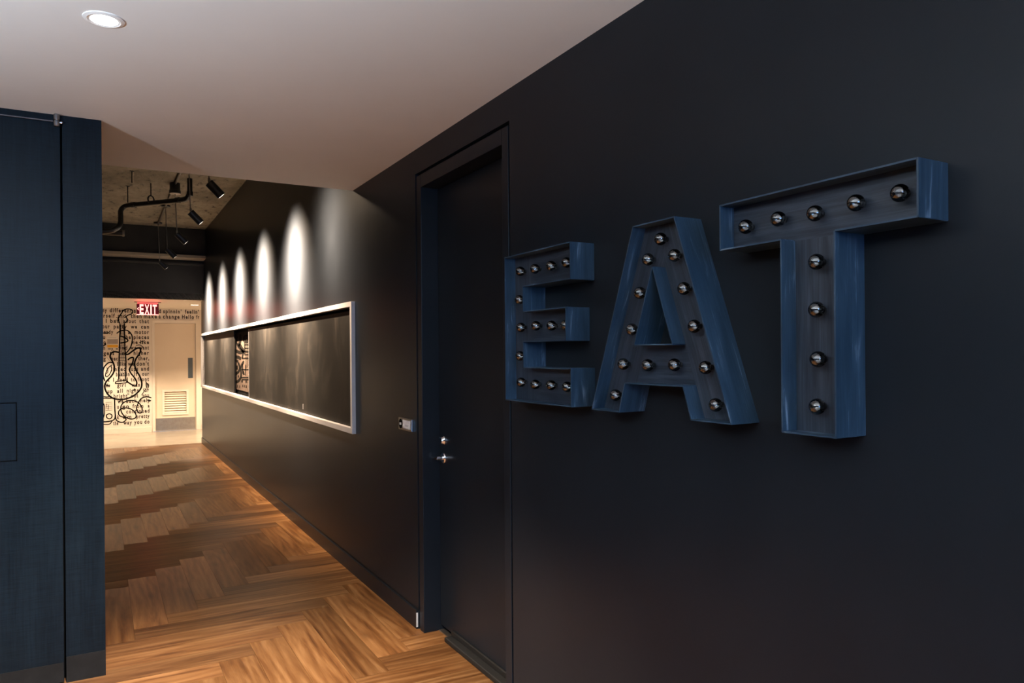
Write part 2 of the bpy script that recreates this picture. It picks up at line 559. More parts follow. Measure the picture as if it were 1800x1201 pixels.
GUITAR = [(0.016, [(0.333, 2.116), (0.319, 2.143), (0.312, 2.176), (0.307, 2.214), (0.373, 2.335), (0.413, 2.385), (0.481, 2.401), (0.539, 2.383), (0.553, 2.339), (0.529, 2.305), (0.47, 2.277), (0.441, 2.249), (0.455, 2.211), (0.469, 2.183), (0.44, 2.15), (0.411, 2.122)]), (0.014, [(0.267, 2.235), (0.305, 2.219)]), (0.014, [(0.257, 2.18), (0.31, 2.181)]), (0.014, [(0.305, 2.274), (0.344, 2.269)]), (0.014, [(0.359, 2.357), (0.393, 2.374)]), (0.018, [(0.333, 2.116), (0.334, 1.952), (0.326, 1.821), (0.322, 1.668), (0.314, 1.405), (0.312, 1.265), (0.307, 1.157), (0.307, 1.025)]), (0.018, [(0.411, 2.122), (0.408, 1.996), (0.413, 1.821), (0.415, 1.623), (0.43, 1.404), (0.428, 1.263), (0.424, 1.154), (0.423, 1.022)]), (0.007, [(0.335, 2.083), (0.412, 2.08)]), (0.007, [(0.335, 2.028), (0.412, 2.025)]), (0.007, [(0.334, 1.974), (0.412, 1.97)]), (0.007, [(0.334, 1.919), (0.411, 1.915)]), (0.007, [(0.333, 1.864), (0.411, 1.86)]), (0.007, [(0.333, 1.81), (0.41, 1.805)]), (0.007, [(0.333, 1.755), (0.41, 1.751)]), (0.007, [(0.332, 1.7), (0.41, 1.696)]), (0.007, [(0.332, 1.646), (0.409, 1.641)]), (0.007, [(0.331, 1.591), (0.409, 1.586)]), (0.007, [(0.331, 1.536), (0.408, 1.531)]), (0.004, [(0.352, 2.324), (0.349, 1.886), (0.346, 1.405)]), (0.004, [(0.373, 2.324), (0.37, 1.886), (0.367, 1.405)]), (0.004, [(0.395, 2.325), (0.392, 1.886), (0.388, 1.404)]), (0.004, [(0.339, 1.404), (0.332, 1.016)]), (0.004, [(0.371, 1.404), (0.364, 1.016)]), (0.004, [(0.402, 1.403), (0.395, 1.015)]), (0.016, [(0.274, 1.924), (0.332, 1.968), (0.419, 1.991), (0.487, 1.964), (0.536, 1.887), (0.54, 1.777), (0.51, 1.656), (0.445, 1.557), (0.416, 1.536)]), (0.018, [(0.341, 1.875), (0.399, 1.854), (0.457, 1.81), (0.462, 1.777), (0.418, 1.755), (0.335, 1.739)]), (0.022, [(0.427, 1.519), (0.475, 1.527), (0.558, 1.596), (0.635, 1.643), (0.681, 1.624), (0.67, 1.541), (0.606, 1.44), (0.579, 1.338), (0.604, 1.213), (0.66, 1.11), (0.697, 0.991), (0.693, 0.882), (0.636, 0.789), (0.524, 0.699), (0.372, 0.655), (0.222, 0.677), (0.128, 0.752), (0.078, 0.854), (0.07, 0.939), (0.103, 1.015), (0.185, 1.113), (0.23, 1.212), (0.227, 1.32), (0.194, 1.406), (0.164, 1.475), (0.181, 1.545), (0.236, 1.575), (0.324, 1.559)]), (0.02, [(0.46, 1.41), (0.502, 1.449), (0.557, 1.456), (0.543, 1.355), (0.494, 1.246), (0.507, 1.168), (0.582, 1.057), (0.613, 0.978), (0.602, 0.916), (0.554, 0.917), (0.43, 1.006)]), (0.014, [(0.245, 0.96), (0.272, 1.003), (0.437, 1.014), (0.43, 0.975), (0.245, 0.96)]), (0.012, [(0.31, 1.458), (0.436, 1.457)]), (0.012, [(0.309, 1.404), (0.435, 1.403)]), (0.012, [(0.308, 1.164), (0.434, 1.162)]), (0.012, [(0.307, 1.11), (0.433, 1.107)]), (0.01, [(0.31, 1.528), (0.436, 1.527)]), (0.018, [(0.227, 1.359), (0.146, 1.368), (0.085, 1.315), (0.048, 1.239), (0.045, 1.116), (0.076, 1.008)]), (0.012, [(0.2, 1.328), (0.132, 1.268), (0.091, 1.176), (0.09, 1.1), (0.144, 1.129), (0.186, 1.236), (0.173, 1.313)]), (0.008, [(0.105, 1.284), (0.118, 1.191), (0.077, 1.131)]), (0.006, [(0.146, 1.299), (0.124, 1.13)]), (0.006, [(0.106, 1.468), (0.187, 1.367)]), (0.008, [(0.188, 1.629), (0.242, 1.575)]), (0.012, [(0.029, 0.733), (0.101, 0.712), (0.182, 0.73)]), (0.014, [(0.028, 0.695), (0.141, 0.686), (0.233, 0.688)]), (0.016, [(0.233, 0.695), (0.235, 0.494), (0.24, 0.324), (0.206, 0.264), (0.111, 0.242), (0.025, 0.242)]), (0.012, [(0.025, 0.196), (0.138, 0.19), (0.192, 0.249)]), (0.012, [(0.033, 0.61), (0.06, 0.548), (0.061, 0.394), (0.038, 0.303)]), (0.014, [(0.139, 0.393), (0.177, 0.373), (0.186, 0.334), (0.166, 0.3), (0.132, 0.295), (0.098, 0.323), (0.096, 0.369), (0.139, 0.393)]), (0.006, [(0.08, 0.608), (0.195, 0.613)]), (0.006, [(0.08, 0.57), (0.195, 0.574)]), (0.006, [(0.08, 0.531), (0.194, 0.536)]), (0.006, [(0.079, 0.493), (0.194, 0.497)]), (0.006, [(0.079, 0.455), (0.194, 0.459)]), (0.012, [(0.093, 0.585), (0.086, 0.5)]), (0.012, [(0.127, 0.56), (0.124, 0.468)]), (0.016, [(0.868, 0.671), (0.776, 0.69), (0.691, 0.662), (0.635, 0.57), (0.606, 0.462), (0.647, 0.382), (0.696, 0.395), (0.697, 0.489), (0.635, 0.586), (0.524, 0.629), (0.413, 0.61), (0.344, 0.535), (0.343, 0.427), (0.398, 0.331), (0.494, 0.272), (0.577, 0.283), (0.598, 0.337), (0.55, 0.433), (0.454, 0.484), (0.357, 0.481), (0.302, 0.429), (0.309, 0.351), (0.411, 0.292), (0.418, 0.252), (0.369, 0.216), (0.301, 0.228), (0.254, 0.276), (0.241, 0.385)]), (0.01, [(0.764, 1.005), (0.792, 0.926), (0.763, 0.832), (0.692, 0.725)]), (0.009, [(0.795, 0.957), (0.823, 0.909), (0.791, 0.824)]), (0.01, [(0.603, 1.689), (0.662, 1.705), (0.711, 1.677), (0.731, 1.644)]), (0.012, [(0.662, 1.744), (0.722, 1.777), (0.712, 1.722), (0.732, 1.788)]), (0.014, [(0.041, 1.934), (0.083, 1.926), (0.155, 1.94)]), (0.016, [(0.044, 1.679), (0.087, 1.717), (0.077, 1.744)]), (0.014, [(0.053, 1.712), (0.091, 1.701)]), (0.04, [(0.553, 0.823), (0.595, 0.838)]), (0.022, [(0.449, 0.757), (0.483, 0.755)]), (0.03, [(0.103, 0.938), (0.156, 0.913)]), (0.02, [(0.29, 0.607), (0.345, 0.636)]), (0.03, [(0.79, 0.627), (0.86, 0.608)])]
ROWS = [(2.332, [('ny', 0.044, 0.115), ('different', 0.162, 0.539), ('s', 0.569, 0.608), ('d', 1.007, 1.048), ("spinnin'", 1.088, 1.417), ("feelin'", 1.48, 1.738)]), (2.228, [('rself', 0.057, 0.248), ('and', 0.296, 0.431), ('then', 0.519, 0.706), ('make', 0.746, 0.976), ('a', 1.006, 1.042), ('change', 1.083, 1.382), ('Hello', 1.427, 1.647), ('fr', 1.689, 1.748)]), (2.129, [('I', 0.094, 0.109), ('bad', 0.17, 0.324), ('about', 0.392, 0.607), ('that', 0.666, 0.835)]), (2.024, [('our', 0.037, 0.16), ('party', 0.227, 0.449), ('we', 0.518, 0.626), ('can', 0.695, 0.834)]), (1.919, [('ready', 0.027, 0.217), ('a', 0.468, 0.507), ('motor', 0.585, 0.833)]), (1.82, [('u', 0.045, 0.083), ('the', 0.39, 0.516), ('pieces', 0.565, 0.832)]), (1.721, [('o', 0.054, 0.091), ('me', 0.525, 0.633), ('like', 0.683, 0.832)]), (1.616, [('n', 0.043, 0.081), ('my', 0.129, 0.215), ('mind', 0.263, 0.456), ('we', 0.505, 0.613), ('want', 0.662, 0.831)]), (1.512, [('gets', 0.052, 0.233), ('in', 0.339, 0.407), ('higher', 0.563, 0.83)]), (1.407, [('g', 0.051, 0.089), ('back', 0.185, 0.338), ('ther,', 0.641, 0.834)]), (1.303, [('I', 0.28, 0.294), ('like', 0.328, 0.425), ('we', 0.464, 0.571), ("don't", 0.611, 0.829)]), (1.203, [('linked', 0.183, 0.424), ('cups', 0.473, 0.639), ('and', 0.689, 0.828)]), (1.104, [('been', 0.259, 0.404), ('in', 0.433, 0.491), ('if', 0.57, 0.629), ('our', 0.708, 0.827)]), (1.0, [('k', 0.125, 0.153), ('I', 0.21, 0.225), ('used', 0.278, 0.461), ('to', 0.51, 0.589), ('front', 0.628, 0.826)]), (0.895, [('Mr', 0.086, 0.162), ('girl', 0.277, 0.422), ('was', 0.519, 0.667), ('by', 0.766, 0.826)]), (0.785, [('up', 0.114, 0.199), ('all', 0.276, 0.373), ('night', 0.441, 0.646), ('for', 0.725, 0.825)]), (0.686, [('bright', 0.218, 0.45), ('out', 0.508, 0.636), ('you', 0.705, 0.824)]), (0.587, [('we', 0.284, 0.381), ('back', 0.429, 0.615), ('help', 0.674, 0.843)]), (0.482, [('u', 0.274, 0.303), ('go', 0.361, 0.477), ('from', 0.536, 0.723), ('a', 0.803, 0.833)]), (0.383, [('continued', 0.428, 0.832)]), (0.279, [('k', 0.273, 0.311), ("I'm", 0.379, 0.515), ('pretty', 0.603, 0.831)]), (0.169, [('the', 0.205, 0.291), ('way', 0.378, 0.524), ('you', 0.563, 0.701), ('do', 0.741, 0.83)])]
BOARD_ART = [(0.05, [(10.265, 1.777), (10.24, 1.705), (10.07, 1.628), (9.851, 1.571), (9.613, 1.534), (9.485, 1.524)]), (0.07, [(9.869, 1.762), (9.845, 1.689), (9.93, 1.635), (10.014, 1.618)]), (0.07, [(9.93, 1.635), (9.742, 1.579), (9.587, 1.538)]), (0.06, [(10.335, 1.565), (10.132, 1.545), (9.853, 1.526), (9.665, 1.534)]), (0.08, [(9.612, 1.542), (9.722, 1.453)]), (0.06, [(10.43, 1.466), (10.022, 1.466), (9.803, 1.444)]), (0.09, [(10.312, 1.433), (10.025, 1.407)]), (0.14, [(10.229, 1.33), (10.057, 1.332)]), (0.05, [(10.025, 1.397), (9.916, 1.343), (9.975, 1.288), (10.322, 1.225), (10.415, 1.165)]), (0.05, [(10.327, 1.13), (10.037, 1.157), (9.841, 1.209), (9.811, 1.273), (9.807, 1.345), (9.592, 1.419)]), (0.1, [(10.094, 1.726), (10.066, 1.716)]), (0.05, [(9.552, 1.727), (9.58, 1.675), (9.428, 1.655), (9.255, 1.66)]), (0.05, [(9.526, 1.731), (9.276, 1.729)]), (0.05, [(9.53, 1.647), (9.534, 1.551)]), (0.04, [(9.531, 1.621), (9.257, 1.618)]), (0.04, [(9.559, 1.577), (9.259, 1.575)]), (0.06, [(9.586, 1.542), (9.26, 1.532)]), (0.04, [(9.563, 1.498), (9.262, 1.498)]), (0.05, [(9.748, 1.453), (9.264, 1.455)]), (0.03, [(9.424, 1.742), (9.433, 1.332)]), (0.03, [(9.3, 1.73), (9.318, 1.343)]), (0.04, [(9.755, 1.31), (9.27, 1.318)]), (0.05, [(9.699, 1.382), (9.678, 1.257)]), (0.04, [(9.814, 1.209), (9.274, 1.223)]), (0.04, [(9.761, 1.184), (9.276, 1.198)]), (0.08, [(9.65, 1.294), (9.6, 1.25)]), (0.04, [(9.466, 1.376), (9.498, 1.244)]), (0.035, [(9.788, 1.178), (9.79, 1.147)]), (0.035, [(9.708, 1.181), (9.71, 1.149)]), (0.035, [(9.475, 1.183), (9.476, 1.152)]), (0.035, [(9.4, 1.185), (9.401, 1.155)]), (0.035, [(9.684, 1.123), (9.686, 1.092)]), (0.035, [(9.554, 1.124), (9.556, 1.093)]), (0.035, [(9.427, 1.124), (9.429, 1.093)]), (0.035, [(10.096, 1.105), (10.098, 1.072)]), (0.035, [(9.928, 1.106), (9.93, 1.074)]), (0.035, [(10.27, 1.089), (10.272, 1.056)]), (0.12, [(10.42, 1.661), (10.359, 1.679)]), (0.06, [(10.035, 1.204), (10.022, 1.232)]), (0.1, [(10.265, 1.198), (10.242, 1.184)])]
BULBS = {'E': [(2.468, 1.815), (2.358, 1.813), (2.245, 1.812), (2.143, 1.813), (2.477, 1.705), (2.467, 1.597), (2.354, 1.599), (2.245, 1.596), (2.153, 1.594), (2.475, 1.486), (2.469, 1.384), (2.363, 1.379), (2.251, 1.38), (2.146, 1.378)], 'A': [(1.65, 1.827), (1.707, 1.774), (1.591, 1.772), (1.746, 1.677), (1.554, 1.675), (1.786, 1.568), (1.514, 1.568), (1.829, 1.461), (1.712, 1.459), (1.595, 1.461), (1.472, 1.455), (1.87, 1.362), (1.436, 1.356)], 'T': [(1.327, 1.813), (1.225, 1.816), (1.121, 1.812), (1.017, 1.817), (0.917, 1.819), (1.118, 1.701), (1.119, 1.592), (1.116, 1.479), (1.119, 1.371)]}
# ---------------------------------------------------------------- sizes of the place (metres)
XW = 1.5          # dark wall plane
ZC = 2.605        # lounge ceiling
YS = 4.86         # end of the white ceiling
ZCON = 3.535      # bare concrete ceiling over the corridor
YP = 3.945        # face of the blue partition
YB = 13.09        # bulkhead at the corridor's end
ZE = 2.41         # lobby ceiling
YE = 16.0         # lobby end wall

# ---------------------------------------------------------------- structure
floor = struct(box('floor', (-3.6, -5.6, -0.12), (1.75, 13.5, -0.010), M['subfloor']), 'warm brown wood floor laid in a herringbone pattern')
lobby_floor = struct(box('floor', (-2.2, 13.5, -0.12), (4.2, 16.15, 0.0), M['tile']), 'pale polished lobby floor beyond the wood herringbone')

# herringbone planks: each one an object that shares a mesh with its like
PW, PL = 0.172, 1.032
FX0, FX1, FY0, FY1 = -1.0, 1.66, 0.7, 13.49
mesh_cache = {}
def plank(x0, x1, y0, y1, along_y, ux, uy):
    # (ux, uy): uncut corner of the plank; local x runs along the grain
    g = 0.0006
    cx0, cx1, cy0, cy1 = max(x0, FX0) + g, min(x1, FX1) - g, max(y0, FY0) + g, min(y1, FY1) - g
    if cx1 - cx0 < 0.01 or cy1 - cy0 < 0.01:
        return
    if along_y:
        a = (cy0 - uy, cy1 - uy, -(cx1 - ux), -(cx0 - ux))
    else:
        a = (cx0 - ux, cx1 - ux, cy0 - uy, cy1 - uy)
    key = tuple(round(q, 4) for q in a)
    me = mesh_cache.get(key)
    if me is None:
        bm = bmesh.new()
        add_box(bm, (a[0], a[2], -0.010), (a[1], a[3], 0.0))
        bmesh.ops.recalc_face_normals(bm, faces=bm.faces[:])
        me = bpy.data.meshes.new('plank')
        bm.to_mesh(me)
        bm.free()
        me.materials.append(M['wood'])
        mesh_cache[key] = me
    o = bpy.data.objects.new('plank', me)
    col.objects.link(o)
    o.location = (ux, uy, 0)
    if along_y:
        o.rotation_euler = (0, 0, math.pi / 2)
    o.parent = floor
    o.matrix_parent_inverse = Matrix.Translation(-floor.location)
n_planks = 0
for k in range(-8, 12):
    xr = 0.150 + k * PW                        # right edge of a plank that runs along the corridor
    for j in range(-2, 8):
        yb = 2.13 + xr + j * 2 * PL            # its near end
        plank(xr - PW, xr, yb, yb + PL, True, xr - PW, yb)
for j in range(-2, 8):
    for k in range(-30, 40):
        # planks across the corridor fill the steps between two rows
        xr = 0.150 + k * PW
        yb = 2.13 + xr + j * 2 * PL
        plank(xr, xr + PL, yb, yb + PW, False, xr, yb)

# lounge floor outside the planked view keeps the same wood as one sheet
struct(boxes('floor', [((-3.6, -5.5, -0.010), (1.66, 0.7, -0.001)), ((-3.6, 0.7, -0.010), (-1.001, 3.9, -0.001))], M['wood']), 'wood floor of the lounge around the viewer')

struct(box('ceiling', (-3.6, -5.6, ZC), (XW + 0.15, YS, ZC + 0.93), M['white']), 'smooth white ceiling that ends before the corridor')
struct(box('ceiling', (-1.0, YS, ZCON), (XW + 0.15, YB + 0.01, ZCON + 0.1), M['concrete']), 'bare board-marked concrete ceiling over the corridor')
struct(box('ceiling', (-2.2, YB, ZE), (4.2, 16.15, ZE + 0.1), M['lobby_white']), 'low cream ceiling of the lobby at the corridor end')

# dark wall on the right: solid round the door recess and the long board opening
DY0, DY1, DZ = 2.682, 3.735, 2.472            # rough door opening
BY0, BY1, BZ0, BZ1 = 4.87, 13.30, 0.99, 1.825 # board opening
T = 0.22
struct(boxes('wall_right', [
    ((XW, -5.6, 0), (XW + T, DY0, ZC)),
    ((XW, DY0, DZ), (XW + T, DY1, ZC)),
    ((XW, DY1, 0), (XW + T, BY0, ZC)),
    ((XW, YS, ZC), (XW + T, 13.45, ZCON)),
    ((XW, BY0, BZ1), (XW + T, 13.45, ZC)),
    ((XW, BY0, 0), (XW + T, 13.45, BZ0)),
    ((XW, BY1, BZ0), (XW + T, 13.45, BZ1)),
    ((XW + 0.10, BY0, BZ0), (XW + T, BY1, BZ1)),
], M['wall_dark']), 'long charcoal wall with satin sheen')
struct(boxes('wall_left', [((-1.15, 4.15, 0), (-1.0, 13.45, ZCON)), ((-3.75, -5.6, 0), (-3.6, 4.15, ZC))], M['wall_dark']), 'charcoal wall on the far side of the corridor')
struct(boxes('wall_rear', [((-3.75, -5.75, 0), (-2.6, -5.6, ZC)), ((0.8, -5.75, 0), (XW + T, -5.6, ZC)),
                           ((-2.6, -5.75, 0), (0.8, -5.6, 1.25)), ((-2.6, -5.75, 2.55), (0.8, -5.6, ZC))], M['room_wall']), 'wall behind the viewer with a wide window')
win = thing('window_1', 'wide window behind the viewer', None, (-0.9, -5.66, 1.25), kind='structure')
for x in (-2.6, -1.467, -0.333, 0.8):
    box('window_mullion', (x - 0.025, -5.69, 1.25), (x + 0.025, -5.63, 2.55), M['black_metal'], win)
for z in (1.275, 2.525):
    box('window_rail', (-2.575, -5.69, z - 0.025), (0.775, -5.63, z + 0.025), M['black_metal'], win)
for i in range(3):
    box('pane', (-2.575 + 1.133 * i + 0.002, -5.664, 1.30), (-2.575 + 1.133 * i + 1.08, -5.658, 2.50), M['day_glass'], win)

# corridor end: deep beam, dusty ledge, pipe and bulkhead
struct(boxes('wall_bulkhead', [((-1.0, YB, ZE), (XW, YB + 0.12, 3.06)), ((-1.0, 12.82, 3.10), (XW, YB + 0.12, ZCON))], M['bulk_dark']), 'black bulkhead and beam over the corridor end')
struct(box('trim_1', (-1.0, 12.74, 3.050), (XW, YB + 0.12, 3.10), M['ledge'], bevel=0.008), 'dusty beige ledge under the black beam')

# lobby shell
wall_end = struct(boxes('wall_end', [((-2.2, YE, 0), (0.887, YE + 0.15, ZE)), ((0.887, YE, 2.194), (1.758, YE + 0.15, ZE)),
                                     ((1.758, YE, 0), (4.2, YE + 0.15, ZE)), ((0.887, YE + 0.11, 0), (1.758, YE + 0.15, 2.194))], M['lobby_white']),
                  'cream lobby wall printed with lyrics and a guitar drawing')
struct(boxes('wall_lobby', [((-2.35, 13.1, 0), (-2.2, 16.15, ZE)), ((4.2, 13.1, 0), (4.35, 16.15, ZE)), ((XW + T, 13.3, 0), (4.2, 13.45, ZE)),
                            ((-2.2, 13.3, 0), (-1.0, 13.45, ZE))], M['lobby_white']), 'cream side walls of the lobby')
struct(boxes('baseboard_end', [((-2.2, YE - 0.014, 0), (0.87, YE, 0.10)), ((1.775, YE - 0.014, 0), (4.2, YE, 0.10))], M['lobby_trim']), 'white baseboard of the lobby wall')
bb = struct(boxes('baseboard_right', [((XW - 0.012, DY1 + 0.004, 0), (XW, 13.45, 0.10)), ((XW - 0.012, -5.5, 0), (XW, DY0 - 0.004, 0.10))], M['wall_dark']), 'charcoal baseboard along the dark wall')
box('chipped_end', (XW - 0.0125, DY1 - 0.001, 0.012), (XW - 0.004, DY1 + 0.004, 0.088), M['raw_edge'], bb)

# mural on the end wall
def on_end(u, v, h):
    return (u, YE - 0.0012 - h, v)
def on_end2(u, v, h):
    return (u, YE - 0.0026 - h, v)
for z, ws in ROWS:
    words_object('lettering', [(w, a, b, z) for w, a, b in ws], on_end, M['text_ink'], wall_end, 0.108, 0.034, 1.32)
gd = ribbons('guitar_drawing', [(w * 1.35, p) for w, p in GUITAR], on_end2, 0.001, M['ink'], wall_end)
gd['label'] = 'black brush drawing of an electric guitar with cable and amplifier'

# ---------------------------------------------------------------- blue partition with its pivot door
part = struct(box('wall_partition', (-0.146, YP, 0), (0.012, YP + 0.2, ZC), M['panel_blue']), 'narrow navy painted pier at the corridor mouth')
box('kick_plate', (-0.1455, YP - 0.003, 0.0), (0.0125, YP, 0.118), M['kick'], part)
struct(box('wall_header', (-3.6, YP + 0.004, 2.578), (-0.146, YP + 0.2, ZC), M['panel_blue']), 'navy strip between pivot door and ceiling')
struct(box('wall_recess', (-3.6, YP + 0.06, 0), (-0.146, YP + 0.2, 2.578), M['black']), 'black reveal behind the pivot door')
dl = thing('door_3', 'large navy painted pivot door with a small hatch', None, (-0.7, YP, 0), kind='structure')
leaf = box('leaf', (-1.36, YP + 0.001, 0.006), (-0.155, YP + 0.045, 2.572), M['panel_blue'], dl)
box('bottom_rail', (-1.36, YP - 0.002, 0.006), (-0.156, YP + 0.001, 0.095), M['kick'], dl)
hatch = box('hatch', (-0.60, YP - 0.003, 1.037), (-0.331, YP + 0.001, 1.290), M['panel_blue'], dl)
bm_l = [((-0.603, YP - 0.0012, 1.0325), (-0.327, YP + 0.0005, 1.0370)), ((-0.603, YP - 0.0012, 1.290), (-0.327, YP + 0.0005, 1.2945)),
        ((-0.331, YP - 0.0012, 1.0325), (-0.327, YP + 0.0005, 1.2945)), ((-0.603, YP - 0.0012, 1.0325), (-0.600, YP + 0.0005, 1.2945))]
boxes('hatch_gap', bm_l, M['black'], dl)
piv = lathe('pivot_hinge', [(0.0115, 0), (0.0135, 0.002), (0.0135, 0.024), (0.0115, 0.026), (0.0115, 0.029), (0.0135, 0.031), (0.0135, 0.053), (0.011, 0.056)],
            (-0.166, YP - 0.014, 2.547), (0, 0, 1), M['brushed_nickel'], dl)
lathe('pivot_cap', [(0.006, 0), (0.006, 0.008), (0.004, 0.010)], (-0.153, YP - 0.016, 2.566), (1, 0, 0), M['chrome'], dl, 14)
rod('top_bar', (-1.36, YP - 0.009, 2.571), (-0.18, YP - 0.009, 2.571), 0.0035, M['dull_metal'], dl)

# ---------------------------------------------------------------- charcoal door in the dark wall
d1 = thing('door_1', 'tall charcoal door set deep in the dark wall', None, (XW + 0.05, 3.2, 0), kind='structure')
XD = 1.597
fr = M['wall_dark']
for nm, y0, y1 in (('jamb', 3.660, 3.718), ('jamb', 2.698, 2.752)):
    box(nm, (XW + 0.001, y0, 0), (XW + T - 0.02, y1, 2.456), fr, d1, 0.002)
box('head', (XW + 0.001, 2.752, 2.388), (XW + T - 0.02, 3.660, 2.456), fr, d1, 0.002)
boxes('shadow_gap', [((XW + 0.02, 3.718, 0), (XW + T - 0.02, DY1, 2.456)), ((XW + 0.02, DY0, 0), (XW + T - 0.02, 2.698, 2.456)), ((XW + 0.02, DY0, 2.456), (XW + T - 0.02, DY1, DZ))], M['black'], d1)
lf = box('leaf', (XD, 2.756, 0.032), (XD + 0.045, 3.656, 2.384), M['wall_dark'], d1, 0.0015)
boxes('door_stop', [((XD + 0.05, 2.752, 0), (XW + T - 0.02, 3.66, 2.388))], M['black'], d1)
thr = box('threshold', (1.545, 2.754, 0.0), (1.64, 3.50, 0.026), M['rubber'], d1, 0.007)
box('door_sweep', (1.585, 2.76, 0.026), (1.597, 3.50, 0.052), M['rubber'], d1, 0.003)
box('sill_chip', (1.585, 3.52, 0.0), (1.64, 3.655, 0.006), M['kick_steel'], d1)
yl = 3.595
db = lathe('deadbolt', [(0.027, 0), (0.027, 0.006), (0.022, 0.010), (0.018, 0.022), (0.014, 0.024), (0, 0.024)], (XD, yl, 1.034), (-1, 0, 0), M['chrome'], d1)
box('keyhole', (XD - 0.0252, yl - 0.001, 1.028), (XD - 0.0235, yl + 0.001, 1.040), M['black'], db)
rose = lathe('lever_handle', [(0.030, 0), (0.030, 0.006), (0.026, 0.011), (0.011, 0.013), (0.010, 0.045), (0, 0.046)], (XD, yl, 0.940), (-1, 0, 0), M['chrome'], d1)
tube('lever', [(XD - 0.040, yl - 0.006, 0.940), (XD - 0.046, yl + 0.02, 0.940), (XD - 0.044, yl + 0.06, 0.938), (XD - 0.040, yl + 0.105, 0.936)], 0.0075, M['chrome'], rose)

# ---------------------------------------------------------------- cream lobby door
d2 = thing('door_2', 'cream lobby door with louver grille and steel kick plate', None, (1.3, YE, 0), kind='structure')
boxes('door_frame', [((0.887, YE - 0.018, 0), (0.931, YE + 0.10, 2.194)), ((1.676, YE - 0.018, 0), (1.758, YE + 0.10, 2.194)), ((0.931, YE - 0.018, 2.132), (1.676, YE + 0.10, 2.194))], M['lobby_trim'], d2)
boxes('leaf', [((0.934, YE + 0.02, 0.008), (1.10, YE + 0.06, 2.129)), ((1.497, YE + 0.02, 0.008), (1.673, YE + 0.06, 1.035)), ((1.10, YE + 0.02, 0.008), (1.497, YE + 0.06, 0.352)),
               ((1.10, YE + 0.02, 0.776), (1.497, YE + 0.06, 1.035)), ((1.10, YE + 0.02, 1.035), (1.532, YE + 0.06, 2.129)),
               ((1.532, YE + 0.02, 1.444), (1.673, YE + 0.06, 2.129)), ((1.622, YE + 0.02, 1.035), (1.673, YE + 0.06, 1.444))], M['door_cream'], d2)
wv = box('vision_pane', (1.532, YE + 0.032, 1.035), (1.622, YE + 0.045, 1.444), M['blue_glass'], d2)
lv = boxes('louver_frame', [((1.060, YE + 0.006, 0.312), (1.537, YE + 0.02, 0.352)), ((1.060, YE + 0.006, 0.776), (1.537, YE + 0.02, 0.815)),
                            ((1.060, YE + 0.006, 0.352), (1.100, YE + 0.02, 0.776)), ((1.497, YE + 0.006, 0.352), (1.537, YE + 0.02, 0.776))], M['lobby_trim'], d2)
for i in range(9):
    z = 0.358 + i * 0.047
    bm = bmesh.new()
    pr = [(YE + 0.024, z), (YE + 0.028, z - 0.003), (YE + 0.056, z + 0.040), (YE + 0.052, z + 0.043)]
    va = [bm.verts.new((1.102, a, b)) for a, b in pr]
    vb = [bm.verts.new((1.495, a, b)) for a, b in pr]
    bm.faces.new(va)
    bm.faces.new(vb[::-1])
    for q in range(4):
        bm.faces.new((va[q], vb[q], vb[(q + 1) % 4], va[(q + 1) % 4]))
    obj('louver_slat', bm, M['door_cream'], lv)
box('kick_plate', (0.945, YE + 0.016, 0.016), (1.660, YE + 0.02, 0.255), M['kick_steel'], d2)
box('door_sill', (0.90, YE - 0.03, 0.0), (1.70, YE + 0.10, 0.010), M['steel'], d2)

# ---------------------------------------------------------------- things: notice on the lyrics wall
nt_ = thing('paper_notice', 'small white notice with grey and yellow bands taped beside the guitar neck', 'notice', (0.208, YE - 0.004, 1.65))
box('sheet', (0.112, YE - 0.0075, 1.645), (0.302, YE - 0.0045, 1.862), M['paper'], nt_)
box('grey_band', (0.116, YE - 0.0095, 1.725), (0.298, YE - 0.0075, 1.815), M['grey_band'], nt_)
box('yellow_band', (0.116, YE - 0.0095, 1.655), (0.298, YE - 0.0075, 1.708), M['yellow_band'], nt_)
box('heading_line', (0.14, YE - 0.0085, 1.838), (0.27, YE - 0.0075, 1.845), M['grey_band'], nt_)

# ---------------------------------------------------------------- exit sign
YX = 13.95
ex = thing('exit_sign', 'red edge-lit exit sign hanging from the lobby ceiling', 'exit sign', (0.71, YX, 2.19))
box('canopy', (0.505, YX - 0.03, ZE - 0.010), (0.915, YX + 0.03, ZE), M['black_metal'], ex)
box('housing', (0.555, YX - 0.022, ZE - 0.030), (0.865, YX + 0.022, ZE - 0.010), M['exit_red'], ex)
pn = box('sign_panel', (0.540, YX - 0.005, 2.200), (0.880, YX + 0.005, ZE - 0.030), M['red_glass'], ex)
box('lit_edge', (0.540, YX - 0.0065, 2.188), (0.880, YX + 0.0065, 2.200), M['exit_white'], ex)
def on_sign(u, v, h):
    return (u, YX - 0.0055 - h, v)
words_object('sign_letter', [('E', 0.588, 0.648, 2.207), ('X', 0.664, 0.734, 2.207), ('I', 0.750, 0.772, 2.207), ('T', 0.786, 0.850, 2.207)], on_sign, M['exit_white'], pn, 0.225, 0.03)
ribbons('arrow', [(0.014, [(0.575, 2.315), (0.556, 2.292), (0.575, 2.268)])], on_sign, 0.0015, M['exit_white'], pn, 1)
light('exit_glow', 'AREA', (0.71, YX - 0.03, 2.29), (0.71, YX - 1, 2.29), 1.1, (1.0, 0.06, 0.05), ex, shape='RECTANGLE', size=0.32, size_y=0.16)

